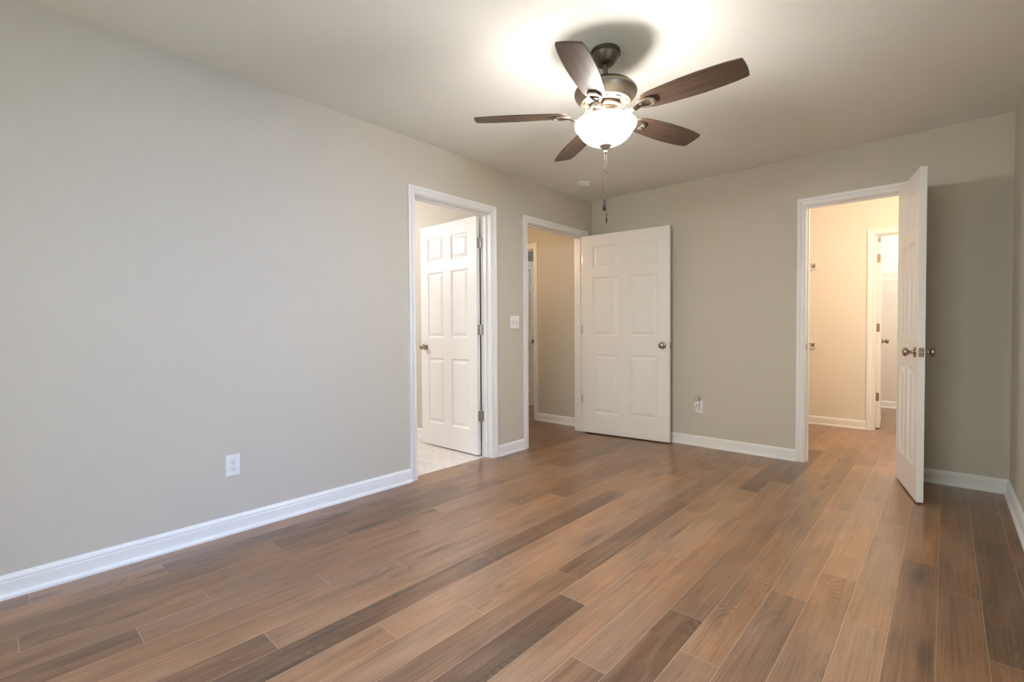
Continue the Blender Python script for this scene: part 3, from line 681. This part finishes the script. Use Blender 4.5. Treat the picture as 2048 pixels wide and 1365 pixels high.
for k in range(3):
    a = 2*PI*k/3 + 0.9
    p = point('fan_bulb_light', (FX+0.075*math.cos(a), FY+0.075*math.sin(a), H-0.362), 11.0, (1.0, 0.92, 0.85), 0.042)
    bm = bmesh.new(); lathe(bm, [(0, 0.0), (0.013, 0.0), (0.014, 0.03), (0, 0.03)], 16, Matrix.Translation((0.045*math.cos(a), 0.045*math.sin(a), -0.350)) @ Matrix.Rotation(0, 4, 'Z'))
    obj('socket', bm, M['plastic'], fan, True)
# blades
ZB = 2.1328-H
def blade_outline():
    up_, lo = [], []
    #  x from root to tip; half widths
    st = [(0.185, 0.000), (0.187, 0.016), (0.193, 0.030), (0.205, 0.042), (0.225, 0.051), (0.26, 0.0565), (0.32, 0.062), (0.39, 0.0665), (0.46, 0.0685), (0.53, 0.0665), (0.59, 0.0625), (0.636, 0.0555), (0.641, 0.0540), (0.6445, 0.0505), (0.648, 0.025), (0.649, 0.0)]
    return st
def bend(bm, T): bmesh.ops.transform(bm, matrix=T, verts=bm.verts)
for k in range(5):
    th_ = math.radians(217.05 - 72*k)
    be = obj('blade', bmesh.new(), M['blade'], fan)
    st = blade_outline(); bm = bmesh.new(); pts = [(x, h) for x, h in st] + [(x, -h) for x, h in st[-2:0:-1]]
    top = [bm.verts.new((x, y, 0.0035)) for x, y in pts]; bot = [bm.verts.new((x, y, -0.0035)) for x, y in pts]
    bm.faces.new(top); bm.faces.new(bot[::-1])
    for i in range(len(pts)): bm.faces.new((top[i], bot[i], bot[(i+1) % len(pts)], top[(i+1) % len(pts)]))
    bmesh.ops.recalc_face_normals(bm, faces=bm.faces[:])
    bm.to_mesh(be.data); bm.free()
    be.location = (0, 0, ZB); be.rotation_euler = (math.radians(-12.5), 0, th_)
    # blade arm: a curved bracket from the flywheel to an open loop under the blade
    ai = obj('blade_arm', bmesh.new(), M['pewter'], fan); bm = bmesh.new()
    Rz = Matrix.Rotation(th_, 4, 'Z'); Rx = Matrix.Rotation(math.radians(-12.5), 4, 'X')
    def sect(x, y, z, hw, hh, pitched):
        q = [Vector((x, y-hw, z-hh)), Vector((x, y+hw, z-hh)), Vector((x, y+hw, z+hh)), Vector((x, y-hw, z+hh))]
        return [Rz @ ((Rx @ p_) if pitched else p_) for p_ in q]
    rows = []
    for t_, x, z in ((0, 0.066, 0.0285), (0.15, 0.085, 0.024), (0.3, 0.100, 0.010), (0.45, 0.116, -0.010), (0.6, 0.134, -0.022), (0.8, 0.155, -0.022), (1, 0.178, -0.014)):
        hw = 0.016-0.006*math.sin(PI*min(t_*1.2, 1)); q = sect(x, 0, z, hw, 0.0032, False)
        q2 = sect(x, 0, z, hw, 0.0032, True); rows.append([a.lerp(b_, t_) for a, b_ in zip(q, q2)])
    sweep(bm, rows)
    # loop
    N_ = 28; ring = []
    for i in range(N_):
        a = 2*PI*i/N_; cx, cy = 0.213-0.040*math.cos(a), 0.027*math.sin(a)*(1.0+0.28*(-math.cos(a)))
        d = Vector((0.040*math.sin(a), 0.027*math.cos(a), 0)).normalized(); n = Vector((-d.y, d.x, 0))
        hw = 0.0062; zc = -0.0095
        zz = zc + (-0.004 if i in (0, 1, N_-1) else 0)
        c_ = Vector((cx, cy, zz))
        ring.append([bm.verts.new(Rz @ (Rx @ (c_ + n*s1*hw + Vector((0, 0, s2*0.0045))))) for s1, s2 in ((-1, -1), (1, -1), (1, 1), (-1, 1))])
    for i in range(N_):
        a_, b_ = ring[i], ring[(i+1) % N_]
        for j in range(4): bm.faces.new((a_[j], a_[(j+1) % 4], b_[(j+1) % 4], b_[j]))
    box(bm, 0.236, 0.262, -0.020, 0.020, -0.0135, -0.0037, Rz @ Rx)
    bmesh.ops.recalc_face_normals(bm, faces=bm.faces[:])
    for v in bm.verts: v.co.z += ZB
    bm.to_mesh(ai.data); bm.free()
    mod = ai.modifiers.new('soft_edges', 'BEVEL'); mod.width = 0.0018; mod.segments = 2
    bm = bmesh.new()
    for (sx_, sy_) in ((0.249, 0.011), (0.249, -0.011), (0.206, 0.0)):
        if sx_ < 0.22: continue
        lathe(bm, [(0, -0.0165), (0.004, -0.0155), (0.0045, -0.0135), (0, -0.0135)], 12, Rz @ Rx @ Matrix.Translation((sx_, sy_, 0)))
    for sc in loose('screw', bm, M['steel'], ai): sc.location = (0, 0, ZB)
# pull chains
def chain(x, y, z0, z1, nm):
    bm = bmesh.new(); tube(bm, [(x, y, z0), (x, y, z1)], 0.0007, 6); n = int((z0-z1)/0.0058)
    for i in range(n):
        lathe(bm, [(0, 0.0015), (0.0013, 0.0007), (0.0013, -0.0007), (0, -0.0015)], 6, Matrix.Translation((x, y, z0-(i+0.5)*0.0058)))
    return obj(nm, bm, M['chain'], fan)
# offsets run across the line of sight so that both chains show
cxd = Vector((math.cos(YAW), math.sin(YAW)))
c1 = cxd*-0.006; c2 = cxd*0.0045
ch = chain(c1.x, c1.y, -0.492, fz(1.700), 'pull_chain')
bm = bmesh.new(); lathe(bm, [(0, 0.036), (0.003, 0.035), (0.0035, 0.024), (0.0025, 0.020), (0.0055, 0.010), (0.0078, -0.002), (0.0082, -0.010), (0.0065, -0.018), (0.003, -0.0215), (0, -0.022)], 20, Matrix.Translation((c1.x, c1.y, fz(1.682)))); f1 = obj('fob', bm, M['rubber'], ch, True); f1['label'] = 'dark egg-shaped fob'
ch2 = chain(c2.x, c2.y, -0.492, fz(1.640), 'pull_chain')
bm = bmesh.new()
for z0_, z1_, r_ in ((1.648, 1.634, 0.0024), (1.628, 1.602, 0.0036)): lathe(bm, [(0, fz(z0_)), (r_*0.7, fz(z0_)), (r_, fz(z0_-0.003)), (r_, fz(z1_+0.003)), (r_*0.7, fz(z1_)), (0, fz(z1_))], 14, Matrix.Translation((c2.x, c2.y, 0)))
tube(bm, [(c2.x, c2.y, fz(1.636)), (c2.x, c2.y, fz(1.626))], 0.0009, 6)
f2 = obj('fob', bm, M['rubber'], ch2, True); f2['label'] = 'slim dark cylinder fob'
for cc, z_, hh in ((c1, 1.905, ch), (c2, 1.85, ch2), (c1, 1.86, ch)):
    bm = bmesh.new(); lathe(bm, [(0, 0.006), (0.0022, 0.005), (0.0022, -0.005), (0, -0.006)], 10, Matrix.Translation((cc.x, cc.y, fz(z_)))); obj('chain_connector', bm, M['rubber'], hh)
